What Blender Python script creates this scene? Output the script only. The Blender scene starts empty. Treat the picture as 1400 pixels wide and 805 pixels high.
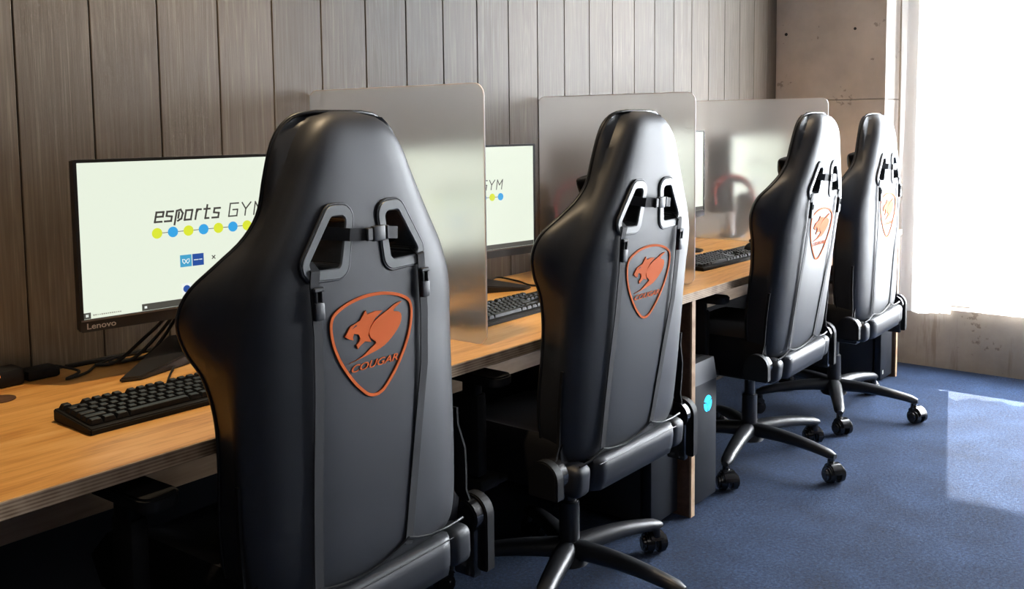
import bpy, bmesh, math, random
from mathutils import Vector, Matrix
random.seed(4)
C = bpy.context.scene.collection
PI = math.pi

# ------------------------------------------------------------------ camera, world, lights, exposure
sc = bpy.context.scene
cam_d = bpy.data.cameras.new('camera'); cam = bpy.data.objects.new('camera', cam_d); C.objects.link(cam)
rr = Vector((0.6228151, -0.7822903, -0.0110978)); uu = Vector((0.0733132, 0.0442336, 0.9963275)); ff = Vector((0.7789265, 0.6213415, -0.0849016))
M = Matrix((rr, uu, -ff)).transposed().to_4x4(); M.translation = Vector((0, -1.3639, 1.2369))
cam.matrix_world = M
cam_d.sensor_width = 36; cam_d.sensor_fit = 'HORIZONTAL'
cam_d.lens = 36 * 1299.34 / 1400
cam_d.shift_y = -(402.5 - 281.9) / 1400
cam_d.clip_start = .02
sc.camera = cam
sc.view_settings.view_transform = 'Standard'; sc.view_settings.look = 'None'
sc.view_settings.gamma = 1; sc.view_settings.use_curve_mapping = False
sc.view_settings.exposure = 0.0

world = bpy.data.worlds.new('sky'); sc.world = world; world.use_nodes = True
bg = world.node_tree.nodes['Background']
bg.inputs[0].default_value = (0.88, 0.94, 1.0, 1); bg.inputs[1].default_value = 5.0

def light(name, kind, loc, energy, color, target=None, **kw):
    d = bpy.data.lights.new(name, kind); d.energy = energy; d.color = color
    for k, v in kw.items(): setattr(d, k, v)
    o = bpy.data.objects.new(name, d); C.objects.link(o); o.location = loc
    if target is not None:
        o.rotation_euler = (Vector(target) - Vector(loc)).to_track_quat('-Z', 'Y').to_euler()
    return o
light('sun', 'SUN', (8, 0, 5), 50.0, (1, .97, .92), (8 - .79, -.194, 5 - .581), angle=math.radians(.6))
# daylight arriving at the big window (just outside the pane)
light('window_daylight', 'AREA', (5.45, -1.28, 1.35), 600, (.87, .93, 1.0), (4.0, -1.28, 1.2), shape='RECTANGLE', size=2.4, size_y=2.1)
# ceiling downlights over the desks and in the room
light('downlight', 'SPOT', (1.25, .02, 2.56), 85, (1, .76, .48), (1.1, .25, .7), spot_size=math.radians(95), spot_blend=.8, shadow_soft_size=.04)
light('downlight', 'SPOT', (3.1, .02, 2.56), 55, (1, .77, .52), (3.0, .25, .7), spot_size=math.radians(95), spot_blend=.8, shadow_soft_size=.04)
light('downlight', 'SPOT', (4.3, -.2, 2.56), 14, (1, .80, .58), (4.3, .1, .7), spot_size=math.radians(90), spot_blend=.8, shadow_soft_size=.04)
light('room_ceiling_light', 'AREA', (.6, -2.4, 2.55), 9, (1, .95, .9), (.6, -2.4, 0), shape='RECTANGLE', size=1.6, size_y=1.2)

# ------------------------------------------------------------------ materials
MATS = {}
def nodes(name):
    m = bpy.data.materials.new(name); m.use_nodes = True
    nt = m.node_tree; b = nt.nodes['Principled BSDF']; MATS[name] = m
    return m, nt, b
def N(nt, t, **kw):
    n = nt.nodes.new(t)
    for k, v in kw.items():
        if k.startswith('_'): setattr(n, k[1:], v)
        else: n.inputs[k.replace('__', ' ')].default_value = v
    return n
def plain(name, col, rough=.5, metal=0, spec=.5, emit=0, bump=0, bscale=300, coat=0, noise=0):
    m, nt, b = nodes(name)
    b.inputs['Base Color'].default_value = (*col, 1); b.inputs['Roughness'].default_value = rough
    b.inputs['Metallic'].default_value = metal; b.inputs['Specular IOR Level'].default_value = spec
    b.inputs['Coat Weight'].default_value = coat
    if emit:
        b.inputs['Emission Color'].default_value = (*col, 1); b.inputs['Emission Strength'].default_value = emit
    if bump:
        tc = N(nt, 'ShaderNodeTexCoord'); no = N(nt, 'ShaderNodeTexNoise', Scale=bscale, Detail=3)
        bp = N(nt, 'ShaderNodeBump', Strength=bump, Distance=.002)
        nt.links.new(tc.outputs['Object'], no.inputs['Vector']); nt.links.new(no.outputs['Fac'], bp.inputs['Height'])
        nt.links.new(bp.outputs[0], b.inputs['Normal'])
    return m
def ramp(nt, pts):
    r = nt.nodes.new('ShaderNodeValToRGB'); e = r.color_ramp.elements
    while len(e) < len(pts): e.new(.5)
    for i, (p, c) in enumerate(pts): e[i].position = p; e[i].color = (*c, 1)
    return r

plain('leather', (.017, .019, .025), .49, spec=.62, bump=.02, bscale=420)
plain('leather_front', (.009, .009, .011), .5, spec=.25, bump=.25, bscale=260)
plain('piping', (.008, .008, .009), .35)
plain('webbing', (.010, .010, .012), .7, bump=.12, bscale=900)
plain('buckle', (.03, .032, .036), .45)
plain('ring_plastic', (.16, .17, .175), .34, spec=.8)
plain('embroidery', (.82, .155, .03), .7, spec=.15, bump=.12, bscale=900)
plain('black_plastic', (.018, .018, .020), .33)
plain('black_matte', (.006, .006, .007), .65, spec=.3)
plain('base_plastic', (.022, .023, .026), .38)
plain('cover_plastic', (.008, .008, .009), .55, spec=.3)
plain('caster_plastic', (.012, .012, .014), .2, coat=.3)
plain('gas_metal', (.03, .03, .033), .3)
plain('key_cap', (.009, .009, .010), .45, spec=.35)
plain('monitor_shell', (.018, .018, .019), .35)
plain('monitor_lip', (.14, .12, .11), .4)
plain('lettering_grey', (.45, .42, .4), .5)
plain('pc_front', (.014, .016, .021), .5, spec=.3)
plain('pc_strip', (.09, .095, .105), .45)
plain('pc_side', (.02, .02, .022), .5)
plain('pc_glow', (.03, .55, .85), .5, emit=1.3)
plain('red_plastic', (.38, .02, .02), .45)
plain('white_paint', (.75, .74, .72), .6)
plain('wall_paint', (.07, .065, .06), .8)
plain('ceiling_paint', (.22, .21, .20), .8)
plain('cable_black', (.01, .01, .01), .5)
plain('mouse_mat', (.05, .052, .058), .8)
plain('neon_amber', (1.0, .35, .08), .5, emit=.8)
plain('aluminium', (.6, .6, .62), .4, metal=1)
plain('dark_hole', (.03, .028, .025), .9)

def screen_mat(name, col, e):
    m, nt, b = nodes(name)
    b.inputs['Base Color'].default_value = (.01, .01, .01, 1); b.inputs['Roughness'].default_value = .35
    b.inputs['Emission Color'].default_value = (*col, 1); b.inputs['Emission Strength'].default_value = e
screen_mat('screen_white', (.80, .87, .73), 1.02)
screen_mat('ink_dark', (.055, .05, .045), 1)
screen_mat('ink_yellow', (.72, .80, .04), 1)
screen_mat('ink_blue', (.04, .38, .78), 1)
screen_mat('ink_sky', (.06, .36, .60), 1)
screen_mat('ink_navy', (.02, .08, .34), 1)
screen_mat('ink_white', (.85, .9, .85), 1)
screen_mat('ink_bar', (.07, .07, .06), 1)

def m_wallwood():
    m, nt, b = nodes('wall_wood'); L = nt.links.new
    tc = N(nt, 'ShaderNodeTexCoord'); sep = N(nt, 'ShaderNodeSeparateXYZ'); L(tc.outputs['Object'], sep.inputs[0])
    a = N(nt, 'ShaderNodeMath', _operation='SUBTRACT'); L(sep.outputs[0], a.inputs[0]); a.inputs[1].default_value = .9129 - .1635 * 40
    d = N(nt, 'ShaderNodeMath', _operation='DIVIDE'); L(a.outputs[0], d.inputs[0]); d.inputs[1].default_value = .1635
    fl = N(nt, 'ShaderNodeMath', _operation='FLOOR'); L(d.outputs[0], fl.inputs[0])
    wn = N(nt, 'ShaderNodeTexWhiteNoise', _noise_dimensions='1D'); L(fl.outputs[0], wn.inputs['W'])
    off = N(nt, 'ShaderNodeMath', _operation='MULTIPLY'); L(wn.outputs['Value'], off.inputs[0]); off.inputs[1].default_value = 37
    fr = N(nt, 'ShaderNodeMath', _operation='FRACT'); L(d.outputs[0], fr.inputs[0])
    cb = N(nt, 'ShaderNodeCombineXYZ'); L(fr.outputs[0], cb.inputs[0]); L(off.outputs[0], cb.inputs[1]); L(sep.outputs[2], cb.inputs[2])
    # long fibres
    mp = N(nt, 'ShaderNodeMapping'); mp.inputs['Scale'].default_value = (9, 1, 1.1); L(cb.outputs[0], mp.inputs[0])
    n1 = N(nt, 'ShaderNodeTexNoise', Scale=3.2, Detail=7, Roughness=.62, Distortion=.5); L(mp.outputs[0], n1.inputs['Vector'])
    # cathedral figure: contour lines of a slow noise
    mp2 = N(nt, 'ShaderNodeMapping'); mp2.inputs['Scale'].default_value = (1.5, 1, .55); L(cb.outputs[0], mp2.inputs[0])
    n2 = N(nt, 'ShaderNodeTexNoise', Scale=1.6, Detail=1.5, Roughness=.4); L(mp2.outputs[0], n2.inputs['Vector'])
    mu = N(nt, 'ShaderNodeMath', _operation='MULTIPLY'); L(n2.outputs['Fac'], mu.inputs[0]); mu.inputs[1].default_value = 120
    si = N(nt, 'ShaderNodeMath', _operation='SINE'); L(mu.outputs[0], si.inputs[0])
    mu2 = N(nt, 'ShaderNodeMath', _operation='MULTIPLY_ADD'); L(si.outputs[0], mu2.inputs[0]); mu2.inputs[1].default_value = .045; L(n1.outputs['Fac'], mu2.inputs[2])
    mp3 = N(nt, 'ShaderNodeMapping'); mp3.inputs['Scale'].default_value = (55, 1, 2.2); L(cb.outputs[0], mp3.inputs[0])
    n3 = N(nt, 'ShaderNodeTexNoise', Scale=3, Detail=4, Roughness=.7); L(mp3.outputs[0], n3.inputs['Vector'])
    mu3 = N(nt, 'ShaderNodeMath', _operation='MULTIPLY_ADD'); L(n3.outputs['Fac'], mu3.inputs[0]); mu3.inputs[1].default_value = .34; L(mu2.outputs[0], mu3.inputs[2])
    rp = ramp(nt, [(.42, (.085, .068, .050)), (.74, (.135, .112, .087)), (1.05, (.235, .205, .165))]); L(mu3.outputs[0], rp.inputs[0])
    br = N(nt, 'ShaderNodeMath', _operation='MULTIPLY_ADD'); L(wn.outputs['Value'], br.inputs[0]); br.inputs[1].default_value = .28; br.inputs[2].default_value = .86
    hs = N(nt, 'ShaderNodeHueSaturation'); L(rp.outputs[0], hs.inputs['Color']); L(br.outputs[0], hs.inputs['Value'])
    L(hs.outputs[0], b.inputs['Base Color']); b.inputs['Roughness'].default_value = .5; b.inputs['Specular IOR Level'].default_value = .4
    bp = N(nt, 'ShaderNodeBump', Strength=.25, Distance=.002); L(n3.outputs['Fac'], bp.inputs['Height']); L(bp.outputs[0], b.inputs['Normal'])
m_wallwood()

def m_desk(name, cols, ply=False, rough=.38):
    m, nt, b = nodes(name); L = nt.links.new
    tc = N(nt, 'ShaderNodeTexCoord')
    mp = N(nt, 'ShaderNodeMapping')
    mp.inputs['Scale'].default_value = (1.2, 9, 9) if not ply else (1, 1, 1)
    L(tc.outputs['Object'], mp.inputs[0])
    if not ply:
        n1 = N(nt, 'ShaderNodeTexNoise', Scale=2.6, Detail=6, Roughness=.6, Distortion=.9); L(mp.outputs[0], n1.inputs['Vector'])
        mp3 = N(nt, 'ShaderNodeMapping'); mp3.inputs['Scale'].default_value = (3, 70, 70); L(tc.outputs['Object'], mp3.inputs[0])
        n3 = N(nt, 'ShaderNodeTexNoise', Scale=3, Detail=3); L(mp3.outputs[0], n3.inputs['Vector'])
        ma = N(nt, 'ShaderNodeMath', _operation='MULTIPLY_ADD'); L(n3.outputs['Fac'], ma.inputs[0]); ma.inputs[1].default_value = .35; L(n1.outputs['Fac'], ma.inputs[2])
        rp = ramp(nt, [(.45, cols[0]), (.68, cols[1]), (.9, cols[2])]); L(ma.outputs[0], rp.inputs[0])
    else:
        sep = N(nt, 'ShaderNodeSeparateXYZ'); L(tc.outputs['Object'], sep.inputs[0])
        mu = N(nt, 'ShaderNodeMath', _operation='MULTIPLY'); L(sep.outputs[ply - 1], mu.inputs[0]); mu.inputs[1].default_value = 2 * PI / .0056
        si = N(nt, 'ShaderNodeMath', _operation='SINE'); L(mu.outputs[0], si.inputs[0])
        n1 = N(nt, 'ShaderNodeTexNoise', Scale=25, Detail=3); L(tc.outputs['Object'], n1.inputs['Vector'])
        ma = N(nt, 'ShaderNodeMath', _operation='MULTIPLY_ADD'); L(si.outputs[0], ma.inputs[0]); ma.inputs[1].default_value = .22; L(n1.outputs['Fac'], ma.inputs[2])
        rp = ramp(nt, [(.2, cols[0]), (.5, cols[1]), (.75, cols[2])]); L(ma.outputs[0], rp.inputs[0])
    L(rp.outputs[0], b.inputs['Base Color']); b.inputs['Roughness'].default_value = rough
m_desk('desk_wood', [(.52, .20, .038), (.80, .40, .105), (.88, .50, .17)])
m_desk('ply_edge', [(.22, .13, .075), (.42, .29, .18), (.55, .40, .26)], ply=3, rough=.6)
m_desk('ply_edge_upright', [(.30, .16, .09), (.55, .36, .21), (.68, .49, .32)], ply=1, rough=.6)
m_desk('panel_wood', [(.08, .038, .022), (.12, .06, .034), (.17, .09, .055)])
m_desk('shelf_wood', [(.30, .19, .11), (.38, .25, .15), (.46, .32, .2)])

def m_carpet():
    m, nt, b = nodes('carpet'); L = nt.links.new
    tc = N(nt, 'ShaderNodeTexCoord')
    n1 = N(nt, 'ShaderNodeTexNoise', Scale=95, Detail=5, Roughness=.85); L(tc.outputs['Object'], n1.inputs['Vector'])
    n2 = N(nt, 'ShaderNodeTexNoise', Scale=5, Detail=3); L(tc.outputs['Object'], n2.inputs['Vector'])
    ma = N(nt, 'ShaderNodeMath', _operation='MULTIPLY_ADD'); L(n2.outputs['Fac'], ma.inputs[0]); ma.inputs[1].default_value = .35; L(n1.outputs['Fac'], ma.inputs[2])
    rp = ramp(nt, [(.50, (.0022, .008, .027)), (.68, (.008, .026, .072)), (.86, (.036, .074, .165))]); L(ma.outputs[0], rp.inputs[0])
    L(rp.outputs[0], b.inputs['Base Color']); b.inputs['Roughness'].default_value = .95; b.inputs['Specular IOR Level'].default_value = .15
    b.inputs['Sheen Weight'].default_value = .1
    bp = N(nt, 'ShaderNodeBump', Strength=.7, Distance=.006); L(n1.outputs['Fac'], bp.inputs['Height']); L(bp.outputs[0], b.inputs['Normal'])
m_carpet()

def m_concrete(name, base, seam=True, streak=False):
    m, nt, b = nodes(name); L = nt.links.new
    tc = N(nt, 'ShaderNodeTexCoord')
    n1 = N(nt, 'ShaderNodeTexNoise', Scale=3, Detail=6, Roughness=.6); L(tc.outputs['Object'], n1.inputs['Vector'])
    rp = ramp(nt, [(.3, tuple(c * .78 for c in base)), (.7, tuple(min(1, c * 1.12) for c in base))]); L(n1.outputs['Fac'], rp.inputs[0])
    last = rp.outputs[0]
    # small air holes and scratches
    n2 = N(nt, 'ShaderNodeTexNoise', Scale=38, Detail=2); L(tc.outputs['Object'], n2.inputs['Vector'])
    n4 = N(nt, 'ShaderNodeTexNoise', Scale=5, Detail=1); L(tc.outputs['Object'], n4.inputs['Vector'])
    ad = N(nt, 'ShaderNodeMath', _operation='ADD'); L(n2.outputs['Fac'], ad.inputs[0]); L(n4.outputs['Fac'], ad.inputs[1])
    r2 = ramp(nt, [(.0, (1, 1, 1)), (.63, (1, 1, 1)), (.665, (.6, .57, .55))])
    hv = N(nt, 'ShaderNodeMath', _operation='MULTIPLY'); L(ad.outputs[0], hv.inputs[0]); hv.inputs[1].default_value = .5; L(hv.outputs[0], r2.inputs[0])
    mx = N(nt, 'ShaderNodeMix', _data_type='RGBA', _blend_type='MULTIPLY'); mx.inputs[0].default_value = 1
    L(last, mx.inputs[6]); L(r2.outputs[0], mx.inputs[7]); last = mx.outputs[2]
    if streak:
        mp = N(nt, 'ShaderNodeMapping'); mp.inputs['Scale'].default_value = (1, 6, .7); L(tc.outputs['Object'], mp.inputs[0])
        n3 = N(nt, 'ShaderNodeTexNoise', Scale=1.6, Detail=5, Roughness=.7); L(mp.outputs[0], n3.inputs['Vector'])
        r3 = ramp(nt, [(.36, (.68, .62, .56)), (.46, (1, 1, 1)), (.75, (1.0, .95, .88))]); L(n3.outputs['Fac'], r3.inputs[0])
        mx = N(nt, 'ShaderNodeMix', _data_type='RGBA', _blend_type='MULTIPLY'); mx.inputs[0].default_value = .8
        L(last, mx.inputs[6]); L(r3.outputs[0], mx.inputs[7]); last = mx.outputs[2]
    L(last, b.inputs['Base Color']); b.inputs['Roughness'].default_value = .85
    bp = N(nt, 'ShaderNodeBump', Strength=.4, Distance=.003, _invert=True); L(ad.outputs[0], bp.inputs['Height']); L(bp.outputs[0], b.inputs['Normal'])
m_concrete('concrete', (.64, .57, .51))
m_concrete('sill_concrete', (.42, .36, .29), streak=True)

def m_frost():
    m, nt, b = nodes('frosted_acrylic'); L = nt.links.new
    b.inputs['Base Color'].default_value = (1, .99, .97, 1); b.inputs['Transmission Weight'].default_value = 1
    b.inputs['Roughness'].default_value = .31; b.inputs['IOR'].default_value = 1.30
    tr = N(nt, 'ShaderNodeBsdfTranslucent'); tr.inputs[0].default_value = (.55, .54, .53, 1)
    df = N(nt, 'ShaderNodeBsdfDiffuse'); df.inputs[0].default_value = (.38, .37, .37, 1)
    m1 = N(nt, 'ShaderNodeMixShader'); m1.inputs[0].default_value = .5; L(tr.outputs[0], m1.inputs[1]); L(df.outputs[0], m1.inputs[2])
    m2 = N(nt, 'ShaderNodeMixShader'); m2.inputs[0].default_value = .10; L(b.outputs[0], m2.inputs[1]); L(m1.outputs[0], m2.inputs[2])
    L(m2.outputs[0], nt.nodes['Material Output'].inputs[0])
m_frost()
plain('acrylic_edge', (.88, .82, .80), .5)

def m_curtain(name, tfac, col):
    m, nt, b = nodes(name); L = nt.links.new
    tp = N(nt, 'ShaderNodeBsdfTransparent')
    tr = N(nt, 'ShaderNodeBsdfTranslucent'); tr.inputs[0].default_value = (*col, 1)
    df = N(nt, 'ShaderNodeBsdfDiffuse'); df.inputs[0].default_value = (*col, 1)
    m1 = N(nt, 'ShaderNodeMixShader'); m1.inputs[0].default_value = .4; L(tr.outputs[0], m1.inputs[1]); L(df.outputs[0], m1.inputs[2])
    m2 = N(nt, 'ShaderNodeMixShader'); m2.inputs[0].default_value = tfac; L(m1.outputs[0], m2.inputs[1]); L(tp.outputs[0], m2.inputs[2])
    L(m2.outputs[0], nt.nodes['Material Output'].inputs[0])
m_curtain('sheer', .42, (.92, .92, .92))
m_curtain('dense_sheer', .0, (.92, .92, .92))

def m_glass():
    m, nt, b = nodes('window_glass'); L = nt.links.new
    tp = N(nt, 'ShaderNodeBsdfTransparent'); gl = N(nt, 'ShaderNodeBsdfGlossy'); gl.inputs['Roughness'].default_value = .02
    m2 = N(nt, 'ShaderNodeMixShader'); m2.inputs[0].default_value = .06; L(tp.outputs[0], m2.inputs[1]); L(gl.outputs[0], m2.inputs[2])
    L(m2.outputs[0], nt.nodes['Material Output'].inputs[0])
m_glass()

# ------------------------------------------------------------------ mesh helpers
def finish(bm, name, mat, parent=None, smooth=40, loc=None, mats=None):
    bmesh.ops.recalc_face_normals(bm, faces=bm.faces)
    me = bpy.data.meshes.new(name); bm.to_mesh(me); bm.free()
    for x in ([mat] if mats is None else mats): me.materials.append(MATS[x])
    if smooth:
        me.shade_smooth(); me.set_sharp_from_angle(angle=math.radians(smooth))
    o = bpy.data.objects.new(name, me); C.objects.link(o)
    if parent is not None: o.parent = parent
    if loc is not None: o.location = loc
    return o
def merge(bm, t, mat=None):
    if mat is not None: bmesh.ops.transform(t, matrix=mat, verts=t.verts)
    me = bpy.data.meshes.new('tmp'); t.to_mesh(me); t.free(); bm.from_mesh(me); bpy.data.meshes.remove(me)
def rbox(bm, c, s, r=0, seg=2, mat=None):
    t = bmesh.new(); bmesh.ops.create_cube(t, size=1)
    for v in t.verts: v.co = Vector((v.co.x * s[0], v.co.y * s[1], v.co.z * s[2]))
    if r > 0: bmesh.ops.bevel(t, geom=t.edges[:], offset=min(r, min(s) * .49), segments=seg, affect='EDGES', profile=.5)
    m = Matrix.Translation(c)
    if mat is not None: m = mat @ m
    merge(bm, t, m); return bm
def box1(c, s, r=0, seg=2): return rbox(bmesh.new(), c, s, r, seg)
def cyl(bm, p0, p1, r0, r1=None, n=24, bev=0):
    r1 = r0 if r1 is None else r1
    p0, p1 = Vector(p0), Vector(p1); t = bmesh.new()
    bmesh.ops.create_cone(t, cap_ends=True, segments=n, radius1=r0, radius2=r1, depth=(p1 - p0).length)
    if bev:
        es = [e for e in t.edges if abs(e.verts[0].co.z - e.verts[1].co.z) < 1e-6]
        bmesh.ops.bevel(t, geom=es, offset=bev, segments=2, affect='EDGES')
    q = (p1 - p0).to_track_quat('Z', 'Y').to_matrix().to_4x4()
    merge(bm, t, Matrix.Translation((p0 + p1) / 2) @ q); return bm
def tube(bm, pts, r, n=8, closed=False, flat=None):
    P = [Vector(p) for p in pts]; k = len(P); rings = []; up = None
    for i in range(k):
        a = P[(i - 1) % k] if (closed or i > 0) else P[i]; b = P[(i + 1) % k] if (closed or i < k - 1) else P[i]
        t = (b - a).normalized()
        if up is None:
            up = Vector((0, 0, 1)) if abs(t.z) < .9 else Vector((1, 0, 0))
        up = (up - t * up.dot(t)).normalized(); s = t.cross(up)
        ri = r[i] if isinstance(r, (list, tuple)) else r
        rings.append([bm.verts.new(P[i] + (up * math.cos(2 * PI * j / n) + s * math.sin(2 * PI * j / n)) * ri) for j in range(n)])
    m = k if closed else k - 1
    for i in range(m):
        A, B = rings[i], rings[(i + 1) % k]
        for j in range(n): bm.faces.new((A[j], A[(j + 1) % n], B[(j + 1) % n], B[j]))
    if not closed: bm.faces.new(rings[0][::-1]); bm.faces.new(rings[-1])
    return bm
def ribbon(bm, pts, w, th, side=(1, 0, 0)):
    """flat strap through pts, width along side"""
    side = Vector(side); P = [Vector(p) for p in pts]; rings = []
    for i, p in enumerate(P):
        a = P[max(i - 1, 0)]; b = P[min(i + 1, len(P) - 1)]; t = (b - a).normalized()
        s = (side - t * side.dot(t)).normalized(); n = t.cross(s)
        rings.append([bm.verts.new(p + s * x * w / 2 + n * y * th / 2) for x, y in ((-1, -1), (1, -1), (1, 1), (-1, 1))])
    for i in range(len(P) - 1):
        A, B = rings[i], rings[i + 1]
        for j in range(4): bm.faces.new((A[j], A[(j + 1) % 4], B[(j + 1) % 4], B[j]))
    bm.faces.new(rings[0][::-1]); bm.faces.new(rings[-1]); return bm
def prism(bm, poly, f, d0, d1):
    """extrude a 2D polygon; f(u,v,d) -> 3D"""
    a = [bm.verts.new(f(u, v, d0)) for u, v in poly]; b = [bm.verts.new(f(u, v, d1)) for u, v in poly]
    n = len(poly)
    for i in range(n): bm.faces.new((a[i], a[(i + 1) % n], b[(i + 1) % n], b[i]))
    t1 = bm.faces.new(a[::-1]); t2 = bm.faces.new(b)
    t1.normal_update(); t2.normal_update()
    bmesh.ops.triangulate(bm, faces=[t1, t2], ngon_method='EAR_CLIP'); return bm
def band(bm, outer, inner, f, d0, d1):
    n = len(outer); R = []
    for L_, d in ((outer, d0), (inner, d0), (inner, d1), (outer, d1)): R.append([bm.verts.new(f(u, v, d)) for u, v in L_])
    for k in range(4):
        A, B = R[k], R[(k + 1) % 4]
        for i in range(n): bm.faces.new((A[i], A[(i + 1) % n], B[(i + 1) % n], B[i]))
    return bm
def rpoly(pts, r, seg=5):
    """polygon with rounded corners"""
    out = []; n = len(pts)
    for i in range(n):
        p = Vector(pts[i]); a = Vector(pts[i - 1]) - p; b = Vector(pts[(i + 1) % n]) - p
        la, lb = a.length, b.length; a.normalize(); b.normalize()
        ang = a.angle(b); d = min(r / math.tan(ang / 2), la * .48, lb * .48); rr_ = d * math.tan(ang / 2)
        c = p + (a + b).normalized() * (rr_ / math.sin(ang / 2))
        s = p + a * d - c; e = p + b * d - c
        for k in range(seg + 1):
            t = k / seg; v = (s * (1 - t) + e * t)
            out.append(tuple(c + v.normalized() * rr_))
    return out
def offset(poly, d):
    out = []; n = len(poly)
    area = sum(poly[i][0] * poly[(i + 1) % n][1] - poly[(i + 1) % n][0] * poly[i][1] for i in range(n))
    sg = 1 if area > 0 else -1
    for i in range(n):
        a = Vector(poly[i - 1]); p = Vector(poly[i]); b = Vector(poly[(i + 1) % n])
        t = (b - a)
        if t.length < 1e-9: t = Vector((1, 0))
        t.normalize(); nrm = Vector((-t.y, t.x)) * sg
        out.append(tuple(p + nrm * d))
    return out
def interp(tab, x):
    for i in range(len(tab) - 1):
        if x <= tab[i + 1][0] or i == len(tab) - 2:
            a, b = tab[i], tab[i + 1]; t = (x - a[0]) / (b[0] - a[0])
            p = tab[max(i - 1, 0)]; n = tab[min(i + 2, len(tab) - 1)]
            res = []
            for k in range(1, len(a)):
                h = b[0] - a[0]
                m0 = (b[k] - p[k]) / (b[0] - p[0]); m1 = (n[k] - a[k]) / (n[0] - a[0])
                t2, t3 = t * t, t * t * t
                res.append((2 * t3 - 3 * t2 + 1) * a[k] + (t3 - 2 * t2 + t) * h * m0 + (-2 * t3 + 3 * t2) * b[k] + (t3 - t2) * h * m1)
            return res
def text_mesh(s, size, shear=0, extr=.0005, bold=0):
    cu = bpy.data.curves.new('t', 'FONT'); cu.body = s; cu.size = size; cu.extrude = extr; cu.shear = shear; cu.offset = bold
    cu.resolution_u = 3
    o = bpy.data.objects.new('t', cu); C.objects.link(o)
    dg = bpy.context.evaluated_depsgraph_get(); me = bpy.data.meshes.new_from_object(o.evaluated_get(dg))
    bpy.data.objects.remove(o); bpy.data.curves.remove(cu)
    t = bmesh.new(); t.from_mesh(me); bpy.data.meshes.remove(me)
    xs = [v.co.x for v in t.verts]; ys = [v.co.y for v in t.verts]
    return t, (min(xs), max(xs), min(ys), max(ys))
def place_text(bm, s, box, f, shear=0, bold=0, d=.0):
    """fit text s into box (u0,u1,v0,v1), mapped with f(u,v,depth)"""
    t, (x0, x1, y0, y1) = text_mesh(s, 1, shear, .01, bold)
    for v in t.verts:
        u = box[0] + (v.co.x - x0) / (x1 - x0) * (box[1] - box[0]); w = box[2] + (v.co.y - y0) / (y1 - y0) * (box[3] - box[2])
        v.co = Vector(f(u, w, d + v.co.z * .03))
    merge(bm, t); return bm
def empty(name, label, cat, loc=(0, 0, 0), rz=0, group=None):
    o = bpy.data.objects.new(name, None); C.objects.link(o); o.location = loc; o.rotation_euler = (0, 0, rz)
    o.empty_display_size = .1
    return tag(o, label, cat, group)
def tag(o, label, cat, group=None):
    o['label'] = label; o['category'] = cat
    if group: o['group'] = group
    return o
def struct(o): o['kind'] = 'structure'; return o
KIDS = {}
def dup(o, parent=None, label=None):
    c = o.copy(); C.objects.link(c)
    if parent is not None: c.parent = parent
    if label: c['label'] = label
    for ch in [x for x in bpy.data.objects if x.parent == o]: dup(ch, c)
    return c

# ------------------------------------------------------------------ room
W = .6754; H = 2.62; XE = 4.993; XB = -2.4; YR = -4.3
struct(finish(box1(((XB + XE) / 2 + .1, (YR + W) / 2, -.05), (XE - XB + .4, W - YR + .2, .1)), 'floor', 'carpet', smooth=0))
struct(finish(box1(((XB + XE) / 2 + .1, (YR + W) / 2, H + .05), (XE - XB + .4, W - YR + .2, .1)), 'ceiling', 'ceiling_paint', smooth=0))
bm = bmesh.new(); k0 = -22
for n in range(-21, 26):
    x0 = .9129 + n * .1635
    if x0 > XE + .05: break
    x1 = min(x0 + .1635, XE + .05)
    rbox(bm, ((x0 + x1) / 2, W + .011, H / 2), (x1 - x0 - .003, .022, H), .0015, 1)
rbox(bm, ((XB + XE) / 2, W + .05, H / 2), (XE - XB + .3, .07, H))
o = struct(finish(bm, 'wall_left', 'wall_wood', smooth=0))
struct(finish(box1(((XB + XE) / 2 + .1, YR - .05, H / 2), (XE - XB + .4, .1, H)), 'wall_right', 'wall_paint', smooth=0))
struct(finish(box1((XB - .05, (YR + W) / 2, H / 2), (.1, W - YR, H)), 'wall_front', 'wall_paint', smooth=0))
# far wall with the window opening
OY0, OY1, OZ0, OZ1 = -2.5, -.03, .30, 2.36
bm = bmesh.new()
rbox(bm, (XE + .1, (OY1 + W) / 2, H / 2), (.2, W - OY1, H))
rbox(bm, (XE + .1, (YR + OY0) / 2, H / 2), (.2, OY0 - YR, H))
rbox(bm, (XE + .1, (OY0 + OY1) / 2, OZ0 / 2), (.2, OY1 - OY0, OZ0))
rbox(bm, (XE + .1, (OY0 + OY1) / 2, (OZ1 + H) / 2), (.2, OY1 - OY0, H - OZ1))
struct(finish(bm, 'wall_back', 'sill_concrete', smooth=0))
# concrete column standing in the corner
bm = bmesh.new(); CX = 4.7801; CY = .1144
rbox(bm, ((CX + XE) / 2, (CY + W) / 2, 1.345 / 2), (XE - CX, W - CY, 1.343), .002, 1)
rbox(bm, ((CX + XE) / 2, (CY + W) / 2, (1.347 + H) / 2), (XE - CX, W - CY, H - 1.347), .002, 1)
col = struct(finish(bm, 'wall_column', 'concrete', smooth=0))
for y, z, r in ((.621, 1.689, .008), (.267, 1.694, .007)):
    struct(finish(cyl(bmesh.new(), (CX - .0015, y, z), (CX + .01, y, z), r), 'tie_hole', 'dark_hole', col))
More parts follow.
